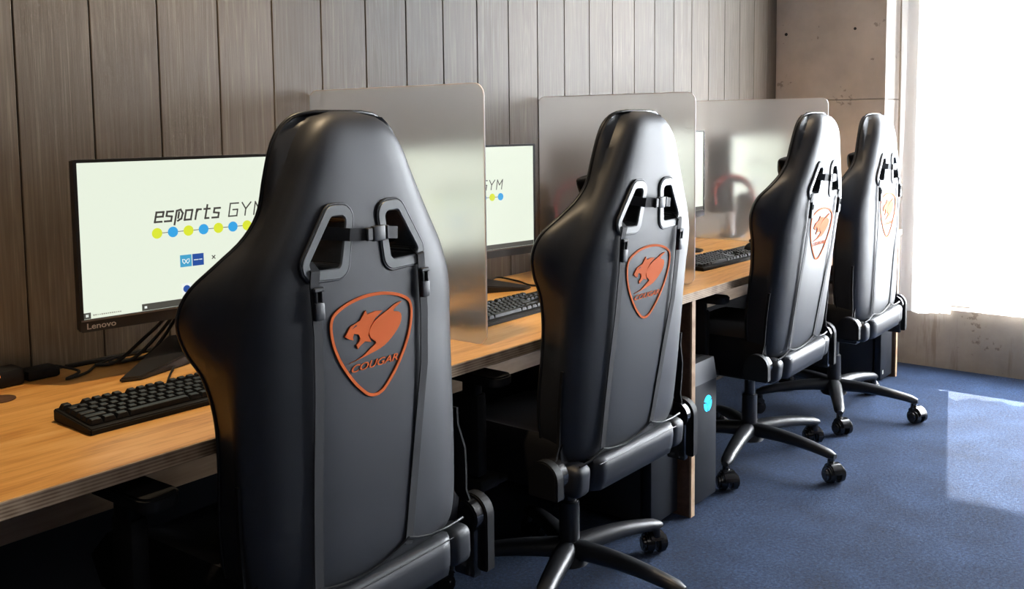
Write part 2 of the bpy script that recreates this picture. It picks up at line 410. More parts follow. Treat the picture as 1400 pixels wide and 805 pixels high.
# window frame and pane
bm = bmesh.new()
xm = XE + .12
for y in (OY0 + .025, -1.25, OY1 - .025): rbox(bm, (xm, y, (OZ0 + OZ1) / 2), (.05, .05, OZ1 - OZ0), .004, 1)
for z in (OZ0 + .02, OZ1 - .02): rbox(bm, (xm, (OY0 + OY1) / 2, z), (.05, OY1 - OY0, .04), .004, 1)
win = struct(finish(bm, 'window_1', 'aluminium', smooth=30))
finish(box1((xm, (OY0 + OY1) / 2, (OZ0 + OZ1) / 2), (.006, OY1 - OY0 - .04, OZ1 - OZ0 - .04)), 'pane', 'window_glass', win, smooth=0)
# unseen slab added outside to cut the upper sun off
struct(finish(box1((XE + .2 + .73, -1.6, 2.55), (1.46, 6.0, .12)), 'sun_block_slab', 'concrete', smooth=0))

# sheer curtain in soft folds
def curtain(name, y0, y1, zt, hem, mat, amp=.015, lam=.105):
    bm = bmesh.new(); ny = int(abs(y1 - y0) / .009); nz = 26; g = []
    for i in range(ny + 1):
        y = y0 + (y1 - y0) * i / ny; row = []
        zb = hem(y)
        ph = 2 * PI * y / lam + 1.3 * math.sin(y * 7.1)
        for j in range(nz + 1):
            t = j / nz; z = zb + (zt - zb) * t
            a = amp * (1.15 - .5 * t) * (1 + .35 * math.sin(y * 11))
            x = XE - .040 + a * math.sin(ph + .35 * math.sin(3 * t + y * 4)) + .004 * math.sin(9 * t + y * 30)
            row.append(bm.verts.new((x, y + .008 * math.sin(ph * 2 + t), z)))
        g.append(row)
    for i in range(ny):
        for j in range(nz): bm.faces.new((g[i][j], g[i + 1][j], g[i + 1][j + 1], g[i][j + 1]))
    return finish(bm, name, mat, smooth=60)
def hem_l(y): return .272 - .05 * (y - .09) + .004 * math.sin(40 * y)
def hem_r(y):
    return (.315 if y > -.27 else .314) + .004 * math.sin(31 * y) + (.06 * max(0, 1 - abs(y + .2) / .07))
tag(curtain('sheer_curtain', .092, -.165, 2.42, hem_l, 'dense_sheer'), 'narrow white sheer curtain edge bunched beside the concrete column', 'curtain', 'sheer window curtains')
tag(curtain('sheer_curtain', -.175, -2.65, 2.42, hem_r, 'sheer'), 'wide glowing white sheer curtain covering the window', 'curtain', 'sheer window curtains')
r_ = tag(finish(tube(bmesh.new(), [(XE - .062, .1, 2.44), (XE - .062, -2.7, 2.44)], .012), 'curtain_rail', 'aluminium'), 'metal rail above the window carrying the sheer curtains', 'curtain rail')

# ------------------------------------------------------------------ long desk
HD = .72
desk = empty('long_desk', 'long orange plywood desk running along the wood wall', 'desk', (0, 0, 0))
X0, X1 = -.35, 4.71
finish(box1(((X0 + X1) / 2, (.004 + W - .002) / 2, HD - .0125), (X1 - X0, W - .006, .025), .0015, 1), 'worktop', 'desk_wood', desk, smooth=0)
finish(box1(((X0 + X1) / 2, .002, HD - .0135), (X1 - X0, .004, .027), .001, 1), 'edge_band', 'ply_edge', desk, smooth=0)['label'] = 'pale layered plywood edge'
for x in (.5, 2.606, 4.686):
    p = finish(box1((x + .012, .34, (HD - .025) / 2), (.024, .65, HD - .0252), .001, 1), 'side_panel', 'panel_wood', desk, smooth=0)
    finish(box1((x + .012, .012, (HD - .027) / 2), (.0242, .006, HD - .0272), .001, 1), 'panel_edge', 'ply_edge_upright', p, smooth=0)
for a, b in ((-.34, .499), (.525, 2.605), (2.631, 4.685)):
    finish(box1(((a + b) / 2, .240, (.560 + HD - .025) / 2), (b - a, .018, HD - .025 - .560), .001, 1), 'apron', 'shelf_wood', desk, smooth=0)
finish(box1((2.1, W - .02, .36), (4.9, .012, .66), .001, 1), 'shade_panel', 'black_matte', desk, smooth=0)  # black sheet added to stand in for the shade under the desk
finish(cyl(bmesh.new(), (.785, .535, HD - .001), (.785, .535, HD + .0015), .03), 'cable_grommet', 'panel_wood', desk)

# ------------------------------------------------------------------ frosted dividers
DIV = [(1.6854, 'frosted acrylic divider behind the nearest gaming chair'),
       (2.7181, 'frosted acrylic divider behind the second nearest gaming chair'),
       (3.8699, 'frosted acrylic divider farthest away, with rounded corner seen against the concrete column')]
def divider(x, label):
    root = empty('desk_divider', label, 'divider', (x, .37, HD), 0, 'frosted acrylic desk dividers')
    poly = rpoly([(-.311, 0), (.31, 0), (.31, .6162), (-.311, .6162)], .03, 6)
    f = lambda u, v, d: (d, u, v)
    inn = offset(poly, .0022)
    bm = prism(bmesh.new(), inn, f, -.002, .002)
    finish(bm, 'frosted_panel', 'frosted_acrylic', root, smooth=30)
    finish(band(bmesh.new(), poly, offset(poly, .0022), f, -.002, .002), 'polished_edge', 'acrylic_edge', root, smooth=30)
for x, l in DIV: divider(x, l)

# ------------------------------------------------------------------ monitors
STROKES = {  # letters on a unit grid, x-height .72
 'e': [[(.05, .38), (.95, .38), (.95, .72), (.05, .72), (.05, 0), (.9, 0)]],
 's': [[(.95, .72), (.1, .72), (.1, .4), (.9, .34), (.9, 0), (.0, 0)]],
 'p': [[(.0, -.28), (.0, .72)], [(.0, .74), (.6, .80), (1.05, .52), (.95, .12), (.45, -.02)], [(.42, .60), (.42, .20)]],
 'o': [[(.05, 0), (.05, .72), (.95, .72), (.95, 0), (.05, 0)]],
 'r': [[(.1, 0), (.1, .72)], [(.1, .5), (.35, .72), (.9, .72)]],
 't': [[(.4, 1.0), (.4, 0), (.95, 0)], [(.0, .72), (.9, .72)]],
 'G': [[(.95, 1), (.05, 1), (.05, 0), (.95, 0), (.95, .5), (.45, .5)]],
 'Y': [[(0, 1), (.5, .5), (1, 1)], [(.5, .5), (.5, 0)]],
 'M': [[(.0, 0), (.0, 1), (.5, .45), (1, 1), (1, 0)]]}
def stroke_text(bm, s, f, slots, z0, hgt, thick, slant):
    for ch, (a, b) in zip(s, slots):
        th = thick * (1.45 if ch.islower() else 1.15)
        for line in STROKES[ch]:
            P = [Vector((a + (b - a) * u + slant * v * hgt, z0 + v * hgt)) for u, v in line]
            for i in range(len(P) - 1):
                p, q = P[i], P[i + 1]; t = (q - p).normalized(); n = Vector((-t.y, t.x)) * th / 2
                p = p - t * th * .5; q = q + t * th * .5
                prism(bm, [tuple(p + n), tuple(p - n), tuple(q - n), tuple(q + n)], f, 0, .0003)
def cable(name, pts, r, parent=None, mat='cable_black'):
    # smooth catmull-rom
    P = [Vector(p) for p in pts]; out = []
    for i in range(len(P) - 1):
        a, b, c, d = P[max(i - 1, 0)], P[i], P[i + 1], P[min(i + 2, len(P) - 1)]
        for k in range(8):
            t = k / 8
            out.append(.5 * ((2 * b) + (c - a) * t + (2 * a - 5 * b + 4 * c - d) * t * t + (3 * b - a - 3 * c + d) * t ** 3))
    out.append(P[-1])
    return finish(tube(bmesh.new(), out, r, 8), name, mat, parent)

MW = .565; ZB = .8275; ZT = 1.1775
def monitor(x, y, yaw, dz, label, content=True, lip='monitor_shell'):
    root = empty('monitor', label, 'monitor', (x, y, HD), yaw, 'monitors along the desk')
    zb, zt = ZB - HD + dz, ZT - HD + dz
    # shell with hollow bezel
    f = lambda u, v, d: (u, d, v)
    outer = rpoly([(-MW / 2, zb), (MW / 2, zb), (MW / 2, zt), (-MW / 2, zt)], .004, 3)
    inner = rpoly([(-MW / 2 + .0072, zb + .026), (MW / 2 - .0072, zb + .026), (MW / 2 - .0072, zt - .0065), (-MW / 2 + .0072, zt - .0065)], .001, 3)
    body = finish(band(bmesh.new(), outer, inner, f, 0, .012), 'bezel', 'monitor_shell', root, smooth=30)
    bm = prism(bmesh.new(), offset(outer, .002), f, .010, .026)
    rbox(bm, (0, .040, (zb + zt) / 2 - .02), (.30, .035, .20), .012, 3)
    finish(bm, 'back_housing', 'monitor_shell', root, smooth=30)
    scr = finish(prism(bmesh.new(), offset(inner, -.001), f, .003, .009), 'screen', 'screen_white', root, smooth=0)
    if content:
        g = lambda u, v, d: (-MW / 2 + u, .0027 - d, v - HD + dz)   # u from the left edge, v height in the room
        slots = [(.1625, .180), (.1855, .201), (.2085, .2225), (.2290, .2450), (.2535, .2650), (.2720, .2860), (.2945, .3100)]
        bm = bmesh.new(); stroke_text(bm, 'esports', g, slots, 1.0400, .0285, .0028, .22)
        stroke_text(bm, 'GYM', g, [(.333, .355), (.3635, .385), (.3965, .418)], 1.0400, .0285, .0026, .18)
        finish(bm, 'title_lettering', 'ink_dark', scr, smooth=0)
        bm = bmesh.new()
        for k in range(1):
            rbox(bm, (0, 0, 0), (.0352 * 7, .0003, .0014), mat=Matrix.Translation(g(.1673 + .0352 * 3.5, 1.016, .0002)))
        finish(bm, 'connecting_line', 'ink_dark', scr, smooth=0)
        for k in range(8):
            c = g(.1673 + .0352 * k, 1.016, 0)
            finish(cyl(bmesh.new(), (c[0], c[1], c[2]), (c[0], c[1] - .0006, c[2]), .0114, n=28), 'dot', 'ink_yellow' if k % 2 == 0 else 'ink_blue', scr, smooth=0)
        finish(box1(g(.2290, .9505, .0004), (.0262, .0005, .0262)), 'sky_blue_logo', 'ink_sky', scr, smooth=0)
        bm = bmesh.new(); lg = lambda u, v, d: g(.229 + u, .9505 + v, .0008 + d)
        for s in (-1, 1):
            tube(bm, [lg(0, -.0015, 0), lg(s * .003, .003, 0), lg(s * .0075, .004, 0), lg(s * .0075, -.002, 0), lg(s * .004, -.006, 0), lg(0, -.0015, 0)], .0009, 5)
        finish(bm, 'logo_mark', 'ink_white', scr, smooth=0)
        finish(box1(g(.2572, .9505, .0004), (.0262, .0005, .0262)), 'navy_logo', 'ink_navy', scr, smooth=0)
        bm = bmesh.new()
        for k in range(6): rbox(bm, (0, 0, 0), (.0022, .0004, .0022 if k != 3 else .0012), mat=Matrix.Translation(g(.2488 + k * .0033, .9505, .0008)))
        finish(bm, 'logo_lettering', 'ink_white', scr, smooth=0)
        bm = bmesh.new()
        for s in (-1, 1):
            prism(bm, [(-.0055, -.001), (.0055, -.001), (.0055, .001), (-.0055, .001)],
                  lambda u, v, d, s=s: g(.294 + (u - s * v) * .7071, .9520 + (s * u + v) * .7071, d), 0, .0006)
        finish(bm, 'cross_sign', 'ink_dark', scr, smooth=0)
        for k in range(2):
            c = g(.2284 + .05 * k, .8890, .0)
            ic = finish(box1(g(.2284 + .05 * k, .8890, .0003), (.022, .0004, .024)), 'icon_tile', 'ink_white', scr, smooth=0)
            finish(cyl(bmesh.new(), (c[0], c[1] - .0004, c[2]), (c[0], c[1] - .0009, c[2]), .008, n=24), 'icon', 'ink_navy', scr, smooth=0)
        tz0, tz1 = .8540, .8665
        finish(prism(bmesh.new(), [(.128, tz0), (.5565, tz0), (.5565, tz1 + .002), (.128, tz1 + .002)], g, 0, .0003), 'taskbar', 'ink_bar', scr, smooth=0)
        finish(prism(bmesh.new(), [(.0078, tz0), (.022, tz0), (.022, tz1), (.0078, tz1)], g, 0, .0003), 'start_button', 'ink_bar', scr, smooth=0)
        bm = bmesh.new()
        for a in (0, 1):
            for b_ in (0, 1): rbox(bm, (0, 0, 0), (.0024, .0004, .0024), mat=Matrix.Translation(g(.0132 + .0028 * a, .8590 + .0028 * b_, .0004)))
        rbox(bm, (0, 0, 0), (.0055, .0004, .005), mat=Matrix.Translation(g(.136, .861, .0004)))
        finish(bm, 'bar_icons', 'ink_white', scr, smooth=0)
        bm = bmesh.new()
        random.seed(2)
        for k in range(14): rbox(bm, (0, 0, 0), (.0024, .0003, .0012 + .0016 * random.random()), mat=Matrix.Translation(g(.028 + .0042 * k, .8605, .0003)))
        finish(bm, 'search_lettering', 'lettering_grey', scr, smooth=0)
    bm = place_text(bmesh.new(), 'Lenovo', (-MW / 2 + .0125, -MW / 2 + .071, zb + .0055, zb + .0175), lambda u, v, d: (u, -d - .0002, v), bold=.012)
    finish(bm, 'brand_lettering', 'lettering_grey', root, smooth=0)
    if lip: finish(box1((0, -.001, zb + .0235), (MW - .003, .002, .003)), 'bezel_lip', 'monitor_lip', root, smooth=0)
    # neck and splayed feet
    bm = prism(bmesh.new(), [(-.045, .004), (.045, .004), (.03, zb + .13), (-.03, zb + .13)], f, .055, .085)
    finish(bm, 'stand_neck', 'monitor_shell', root, smooth=30)
    for s in (-1, 1):
        bm = bmesh.new()
        base = [(0, .105), (s * .055, .105), (s * .225, -.035), (s * .185, -.048), (0, .03)]
        tip = [.050, .050, .009, .009, .030]
        lo = [bm.verts.new((u, v, .0)) for u, v in base]; hi = [bm.verts.new((u, v, h)) for (u, v), h in zip(base, tip)]
        for i in range(5): bm.faces.new((lo[i], lo[(i + 1) % 5], hi[(i + 1) % 5], hi[i]))
        bm.faces.new(lo); bm.faces.new(hi)
        bmesh.ops.bevel(bm, geom=bm.edges[:], offset=.003, segments=2, affect='EDGES')
        finish(bm, 'stand_foot', 'monitor_shell', root, smooth=30)
    for k, (a, b_) in enumerate(((-.11, -.03), (-.08, .0), (-.06, .05))):
        cable('display_cable', [(a * .2, .06, zb + .05), (a * .5, .10, zb - .01), (a, .11, .05), (a - .05 + b_ * .2, .12, .008), (a - .10, .13, .006)], .004, root)
    return root
monitor(1.2155, .466, -.12, 0, 'nearest monitor, its lit white screen partly hidden by the first chair')
monitor(2.152, .517, -.136, 0, 'lit monitor seen between the first frosted divider and the second chair', lip='monitor_lip')
monitor(3.25, .47, -.10, .03, 'lit monitor mostly hidden behind the middle frosted divider, only its right end showing')
monitor(4.36, .57, -.06, 0, 'monitor farthest away, a pale blur behind the last frosted divider')

# ------------------------------------------------------------------ keyboards
def key_mesh(w, d, h=.0085):
    bm = bmesh.new(); a, b = w / 2, d / 2; c, e = a - .0028, b - .003
    lo = [bm.verts.new(p) for p in ((-a, -b, 0), (a, -b, 0), (a, b, 0), (-a, b, 0))]
    hi = [bm.verts.new(p) for p in ((-c, -e - .0008, h), (c, -e - .0008, h), (c, e - .0008, h), (-c, e - .0008, h))]
    for i in range(4): bm.faces.new((lo[i], lo[(i + 1) % 4], hi[(i + 1) % 4], hi[i]))
    bm.faces.new(hi); bm.faces.new(lo)
    bmesh.ops.bevel(bm, geom=[e_ for e_ in bm.edges if max(v.co.z for v in e_.verts) > h * .5], offset=.0008, segments=1, affect='EDGES')
    bmesh.ops.recalc_face_normals(bm, faces=bm.faces)
    me = bpy.data.meshes.new('key'); bm.to_mesh(me); bm.free(); me.materials.append(MATS['key_cap']); return me
KM = {}
ROWS = []
u = .0190
def row(y, items):
    x = 0
    for it in items:
        if isinstance(it, tuple): x += it[0]; continue
        ROWS.append((x + it / 2, y, it)); x += it
row(5.35, [1, (1,), 1, 1, 1, 1, (.5,), 1, 1, 1, 1, (.5,), 1, 1, 1, 1, (.25,), 1, 1, 1])
row(4.1, [1] * 13 + [2, (.25,), 1, 1, 1, (.25,), 1, 1, 1, 1])
row(3.1, [1.5] + [1] * 12 + [1.5, (.25,), 1, 1, 1, (.25,), 1, 1, 1, 1])
row(2.1, [1.75] + [1] * 11 + [2.25, (3.5,), 1, 1, 1, 1])
row(1.1, [2.25] + [1] * 10 + [2.75, (1.25,), 1, (1.25,), 1, 1, 1, 1])
row(0.1, [1.25, 1.25, 1.25, 6.25, 1.25, 1.25, 1.25, 1.25, (.25,), 1, 1, 1, (.25,), 2, 1, 1])
TOT = 22.5
def keyboard(loc, rz, label):
    root = empty('keyboard', label, 'keyboard', loc, rz, 'black mechanical keyboards on the desk')
    w, d = .440, .136; tilt = .075
    R_ = Matrix.Rotation(tilt, 4, 'X')
    bm = bmesh.new()
    f = lambda u_, v_, dd: (dd, u_, v_)
    prism(bm, [(-d / 2, 0), (d / 2, 0), (d / 2, .0225), (-d / 2 + .004, .012), (-d / 2, .0105)], f, -w / 2, w / 2)
    bmesh.ops.bevel(bm, geom=[e for e in bm.edges if e.calc_length() > .003 and len(e.link_faces) == 2 and e.calc_face_angle(0) > .3], offset=.002, segments=2, affect='EDGES')
    finish(bm, 'case', 'black_matte', root, smooth=30)
    left = []
    for k, (x, y, s) in enumerate(ROWS):
        px = (x - TOT / 2) * u; py = (y - 2.55) * u; pz = .0145 + (py + .055) * .078
        if len([1 for _ in ROWS[:k]]) < 100:
            if s not in KM: KM[s] = key_mesh(s * u - .0012, u - .0012)
            o = bpy.data.objects.new('key', KM[s]); C.objects.link(o); o.parent = root
            o.location = (px, py, pz); o.rotation_euler = (tilt, 0, 0)
        else: left.append((px, py, pz, s))
    if left:
        bm = bmesh.new()
        for px, py, pz, s in left:
            t = bmesh.new(); t.from_mesh(KM[s]); merge(bm, t, Matrix.Translation((px, py, pz)) @ R_)
        o = finish(bm, 'keys', 'key_cap', root, smooth=0); o['kind'] = 'stuff'
    return root
kb1 = keyboard((1.002, .240, HD), -.02, 'black keyboard in front of the nearest monitor')
kb2 = keyboard((2.03, .262, HD), .02, 'black keyboard left of the second chair, beside the first divider')
kb3 = keyboard((3.21, .225, HD), -.04, 'black keyboard beyond the middle divider, left of the third chair')
kb1x = cable('keyboard_cable', [(.015, .066, .012), (.02, .10, .006), (.06, .16, .006), (.12, .24, .006)], .0022, kb1)
cable('keyboard_cable', [(-.10, .066, .012), (-.05, .10, .006), (.05, .13, .006), (.12, .22, .006)], .0022, kb2)
cable('keyboard_cable', [(.0, .066, .012), (.02, .10, .006), (.0, .18, .006), (-.05, .26, .006)], .0022, kb3)

# mouse mat and mouse
mm = tag(finish(prism(bmesh.new(), rpoly([(-.11, -.12), (.11, -.12), (.11, .12), (-.11, .12)], .015), lambda a, b, d: (a, b, d), 0, .003), 'mouse_mat', 'mouse_mat', loc=(3.60, .225, HD)),
         'dark grey mouse mat right of the far keyboard', 'mouse mat')
def mouse(loc, rz, label):
    root = empty('computer_mouse', label, 'mouse', loc, rz)
    bm = bmesh.new(); bmesh.ops.create_uvsphere(bm, u_segments=28, v_segments=18, radius=1)
    for v in bm.verts:
        x, y, z = v.co; wd = .031 * (1 - .12 * math.cos(y * 2.2) + .06)
        v.co = Vector((x * wd, y * .060, max(z, -.12) * .036 * (1 - .18 * y) + .0045))
    finish(bm, 'shell', 'black_plastic', root, smooth=50)
    finish(cyl(bmesh.new(), (-.0035, .032, .036), (.0035, .032, .036), .008, bev=.001), 'scroll_wheel', 'buckle', root)
    return root
mouse((3.60, .235, HD + .003), .1, 'black computer mouse on the dark grey mat')

# ------------------------------------------------------------------ headsets on stands
def headset(x, y, ztop, rz, lab_h, lab_s):
    h = ztop - HD
    st = empty('headset_stand', lab_s, 'headset stand', (x, y, HD), rz, 'headset stands')
    finish(cyl(bmesh.new(), (0, 0, 0), (0, 0, .012), .065, .06, 32, .003), 'stand_base', 'black_plastic', st)
    finish(cyl(bmesh.new(), (0, 0, .012), (0, 0, h - .033), .009), 'stand_post', 'aluminium', st)
    finish(box1((0, 0, h - .030), (.075, .03, .018), .006), 'stand_cradle', 'black_plastic', st)
    hs = empty('headset', lab_h, 'headset', (x, y, HD), rz, 'red and black headsets on stands')
    arc = []
    for k in range(25):
        a = PI * (-.06 + 1.12 * k / 24); arc.append((.088 * math.cos(a), 0, h - .095 + .088 * math.sin(a)))
    finish(ribbon(bmesh.new(), arc, .040, .014, (0, 1, 0)), 'headband', 'red_plastic', hs)['label'] = 'red headband'
    arc2 = [(p[0] * .86, 0, h - .095 + (p[2] - h + .095) * .86) for p in arc[5:20]]
    finish(ribbon(bmesh.new(), arc2, .03, .008, (0, 1, 0)), 'head_pad', 'leather_front', hs)
    for s in (-1, 1):
        cup = finish(cyl(bmesh.new(), (s * .056, 0, h - .130), (s * .100, 0, h - .130), .048, .042, 32, .008), 'ear_cup', 'black_plastic', hs)
        finish(cyl(bmesh.new(), (s * .026, 0, h - .130), (s * .058, 0, h - .130), .044, .050, 32, .009), 'ear_cushion', 'leather_front', cup)
        tb = bmesh.new(); tube(tb, [(s * .090, .046 * math.cos(a), h - .135 + .046 * math.sin(a)) for a in [PI * k / 12 for k in range(13)]], .005)
        finish(tb, 'cup_yoke', 'red_plastic', cup)
    return hs
headset(3.985, .535, 1.005, -.80, 'red banded headset seen blurred through the farthest divider', 'headset stand behind the farthest divider')
headset(2.835, .585, 1.035, -.80, 'red banded headset, a faint arc through the middle divider, left of the second chair', 'headset stand behind the middle divider')

# ------------------------------------------------------------------ computer towers
def tower(x, y, label, glow=True, w=.165, hgt=.475, dep=.42):
    root = empty('computer_tower', label, 'computer', (x, y, 0), 0, 'black computer towers under the desk')
    finish(box1((0, dep / 2 + .02, hgt / 2 + .01), (w - .004, dep - .04, hgt - .02), .004), 'case', 'pc_side', root)
    finish(box1((0, .016, .0125 + (hgt - .07) / 2), (w, .032, hgt - .085), .005), 'front_panel', 'pc_front', root)
    bm = prism(bmesh.new(), [(0, hgt - .068), (.034, hgt - .068), (.06, hgt), (.012, hgt)], lambda a, b, d: (d, a, b), -w / 2, w / 2)
    finish(bm, 'top_strip', 'pc_strip', root, smooth=20)
    for sx in (-1, 1):
        for yy in (.06, dep - .05): finish(cyl(bmesh.new(), (sx * w * .35, yy, 0), (sx * w * .35, yy, .012), .014), 'rubber_foot', 'black_matte', root)
    if glow:
        cx, cz, r = .018, .335, .027
        def sect(a0, a1, r0, r1, n=14):
            A = [(cx + r1 * math.cos(a0 + (a1 - a0) * k / n), cz + r1 * math.sin(a0 + (a1 - a0) * k / n)) for k in range(n + 1)]
            B = [(cx + r0 * math.cos(a1 + (a0 - a1) * k / n), cz + r0 * math.sin(a1 + (a0 - a1) * k / n)) for k in range(n + 1)]
            return A + B
        f = lambda a, b, d: (a, -d, b)
        bm = bmesh.new()
        d2 = math.radians
        prism(bm, sect(d2(28), d2(160), .007, r), f, .0002, .0015)
        prism(bm, sect(d2(172), d2(262), .0085, r), f, .0002, .0015)
        prism(bm, sect(d2(-80), d2(16), .0085, r), f, .0002, .0015)
        prism(bm, [(cx - .0065, cz + .004), (cx + .0065, cz + .004), (cx, cz - .012)], f, .0002, .0015)
        finish(bm, 'glowing_emblem', 'pc_glow', root, smooth=0)['label'] = 'glowing cyan round emblem'
    return root
tower(2.722, .022, 'black computer tower with glowing cyan emblem, right of the desk panel')
tower(2.513, .05, 'black computer tower left of the desk panel, behind the second chair', glow=False)
tw = tower(4.585, .022, 'black computer tower at the far end of the desk', glow=False)
finish(box1((-.052, -.0006, .055), (.012, .001, .018)), 'sticker', 'ink_white', tw, smooth=0)

# cable odds and ends at the wall end of the desk
ps = empty('power_strip', 'black power strip lying on the desk against the wall at the left edge', 'power strip', (.70, .635, HD), .0)
finish(box1((0, 0, .018), (.34, .055, .036), .008), 'strip_body', 'black_matte', ps)
finish(box1((.115, -.0285, .026), (.010, .002, .005), .0008), 'indicator', 'neon_amber', ps)
adp = empty('power_adapter', 'black power adapter on the desk beside the strip', 'adapter', (.912, .640, HD), 0)
finish(box1((0, 0, .011), (.068, .05, .022), .006), 'adapter_body', 'black_matte', adp)
cable('lead', [(.03, -.01, .02), (.06, -.05, .008), (.02, -.075, .004), (.07, -.06, .004), (.13, -.005, .004), (.22, .02, .006)], .003, adp)
cb = tag(cable('loose_cable', [(2.34, .60, HD + .004), (2.42, .635, HD + .012), (2.44, .56, HD + .004), (2.40, .47, HD + .004), (2.46, .40, HD + .004), (2.55, .42, HD + .004)], .003),
         'thin black cable lying on the desk right of the second monitor foot', 'cable')
tag(cable('wall_cable', [(.98, W - .012, HD + .004), (1.3, W - .016, HD + .004), (1.62, W - .012, HD + .004)], .006), 'thick black cable running along the wall behind the nearest monitor', 'cable')

# ------------------------------------------------------------------ gaming chairs
HB = .2025; Z0 = .435
PROF = [ # s, rear half width, front half width, wing depth, cushion depth, rear offset
 (-.005, .225, .215, .095, .07, .022), (.01, .243, .232, .108, .075, .008), (.05, .255, .248, .122, .08, .001), (.135, .262, .250, .134, .085, 0), (.25, .264, .241, .140, .085, 0),
 (.33, .264, .243, .142, .085, 0), (.40, .264, .262, .142, .085, 0), (.45, .264, .293, .140, .085, 0), (.50, .257, .308, .136, .083, 0),
 (.545, .243, .293, .126, .080, 0), (.585, .226, .250, .108, .076, 0), (.62, .205, .207, .097, .074, 0), (.66, .182, .179, .090, .073, .001),
 (.72, .150, .164, .087, .072, .003), (.765, .128, .151, .086, .072, .006), (.795, .106, .137, .085, .071, .012), (.812, .088, .120, .084, .069, .020), (.822, .072, .104, .082, .067, .029), (.828, .054, .083, .079, .065, .038), (.831, .030, .050, .075, .063, .048)]
def section(s):
    wr, wf, D, Dc, ro = interp(PROF, s)
    half = [(0, 0), (.2 * wr, 0), (.38 * wr, 0), (.62 * wr, .0006), (.76 * wr, .003), (.86 * wr, .009), (.93 * wr, .018), (.975 * wr, .030), (.995 * wr, .046)]
    b0 = .995 * wr
    D_ = max(D, .02)
    half += [(b0 + (wf - b0) * .35, .046 + (D_ - .03 - .046) * .35), (b0 + (wf - b0) * .75, .046 + (D_ - .03 - .046) * .75), (wf, D_ - .022), (wf - .002, D_ - .008), (wf - .010, D_), (wf - .022, D_ - .001),
             (wf - .036, D_ - .012), (wf - .055, min(D_ - .02, Dc + .012)), (wf * .68 - .004, Dc), (wf * .4, Dc + .004), (0, Dc + .006)]
    k = max(0, 1 - ro / .05)
    out = []
    for x, n in half:
        q = min(1, x / (.995 * wr)); kc = min(1, max(.25, (.56 - s) / .12))
        n2 = ro + n * (1 - ro / .14) if n < .06 else n
        n2 += kc * .020 * max(0, (q - .36) / .64) ** 1.7 * max(0, 1 - n / .075) if n < .075 else 0
        out.append((x, n2))
    L_ = out + [(-x, n) for x, n in out[-2:0:-1]]
    return L_
def backrest_mesh():
    bm = bmesh.new(); S = []
    s = PROF[0][0]; top = PROF[-1][0]
    n = 84
    for i in range(n + 1):
        t = i / n; S.append(PROF[0][0] + (top - PROF[0][0]) * (t if t < .9 else .9 + (t - .9) * (1 + (1 - t) * 0)))
    rings = [[bm.verts.new((x, y, s)) for x, y in section(s)] for s in S]
    m = len(rings[0])
    for i in range(len(rings) - 1):
        for j in range(m): bm.faces.new((rings[i][j], rings[i][(j + 1) % m], rings[i + 1][(j + 1) % m], rings[i + 1][j]))
    bm.faces.new(rings[0][::-1]); bm.faces.new(rings[-1])
    bmesh.ops.recalc_face_normals(bm, faces=bm.faces)
    return bm
R_OUT = [(.033, .665), (.085, .667), (.156, .556), (.049, .552)]
R_HOLE = [(.047, .652), (.081, .653), (.137, .567), (.061, .565)]
def mirror(P, s): return [(s * x - .009 - (.004 if s < 0 and y < .6 else 0), y) for x, y in P]
def make_backrest(parent):
    o = finish(backrest_mesh(), 'backrest', 'leather', parent, smooth=0)
    o.data.shade_smooth()
    cut = bmesh.new()
    for s in (-1, 1):
        prism(cut, rpoly(mirror(R_HOLE, s), .010), lambda a, b, d: (a, d, b), -.05, .2)
    bmesh.ops.recalc_face_normals(cut, faces=cut.faces)
    cm = bpy.data.meshes.new('c'); cut.to_mesh(cm); cut.free(); co = bpy.data.objects.new('c', cm); C.objects.link(co)
    md = o.modifiers.new('b', 'BOOLEAN'); md.operation = 'DIFFERENCE'; md.solver = 'EXACT'; md.object = co
    dg = bpy.context.evaluated_depsgraph_get(); dg.update()
    me = bpy.data.meshes.new_from_object(o.evaluated_get(dg)); o.modifiers.clear(); o.data = me
    me.materials.clear(); me.materials.append(MATS['leather'])
    bpy.data.objects.remove(co)
    me.shade_smooth(); me.set_sharp_from_angle(angle=math.radians(50))
    o.location = (0, -HB, Z0)
    return o
SHIELD = [(-.100, .478), (-.089, .491), (-.060, .503), (-.021, .510), (.021, .510), (.060, .503), (.089, .491), (.100, .478), (.102, .458), (.096, .430), (.080, .397), (.053, .361), (.026, .336), (.012, .329), (0, .327), (-.012, .329), (-.026, .336), (-.053, .361), (-.080, .397), (-.096, .430), (-.102, .458)]
HEAD = [(-.069, .445), (-.055, .461), (-.032, .467), (-.018, .483), (-.014, .475), (.006, .478), (.024, .476), (.005, .466), (-.008, .453), (-.014, .438), (-.007, .425), (-.022, .429), (-.033, .424), (-.040, .419), (-.043, .426), (-.036, .431), (-.033, .437), (-.037, .444), (-.048, .447), (-.051, .441), (-.050, .436), (-.059, .439)]
SWOOSH = [(.074, .485), (.051, .472), (.066, .467), (.072, .459), (.068, .445), (.052, .429), (.025, .413), (-.009, .405), (-.061, .397), (-.031, .403), (-.009, .414), (.005, .422), (-.007, .432), (-.011, .443), (-.003, .455), (.014, .466), (.036, .474), (.055, .482)]
def smooth_loop(P, k=4):
    out = []; n = len(P)
    for i in range(n):
        a, b, c, d = [Vector(P[(i + j) % n]) for j in (-1, 0, 1, 2)]
        for m in range(k):
            t = m / k; v = .5 * ((2 * b) + (c - a) * t + (2 * a - 5 * b + 4 * c - d) * t * t + (3 * b - a - 3 * c + d) * t ** 3)
            out.append(tuple(v))
    return out
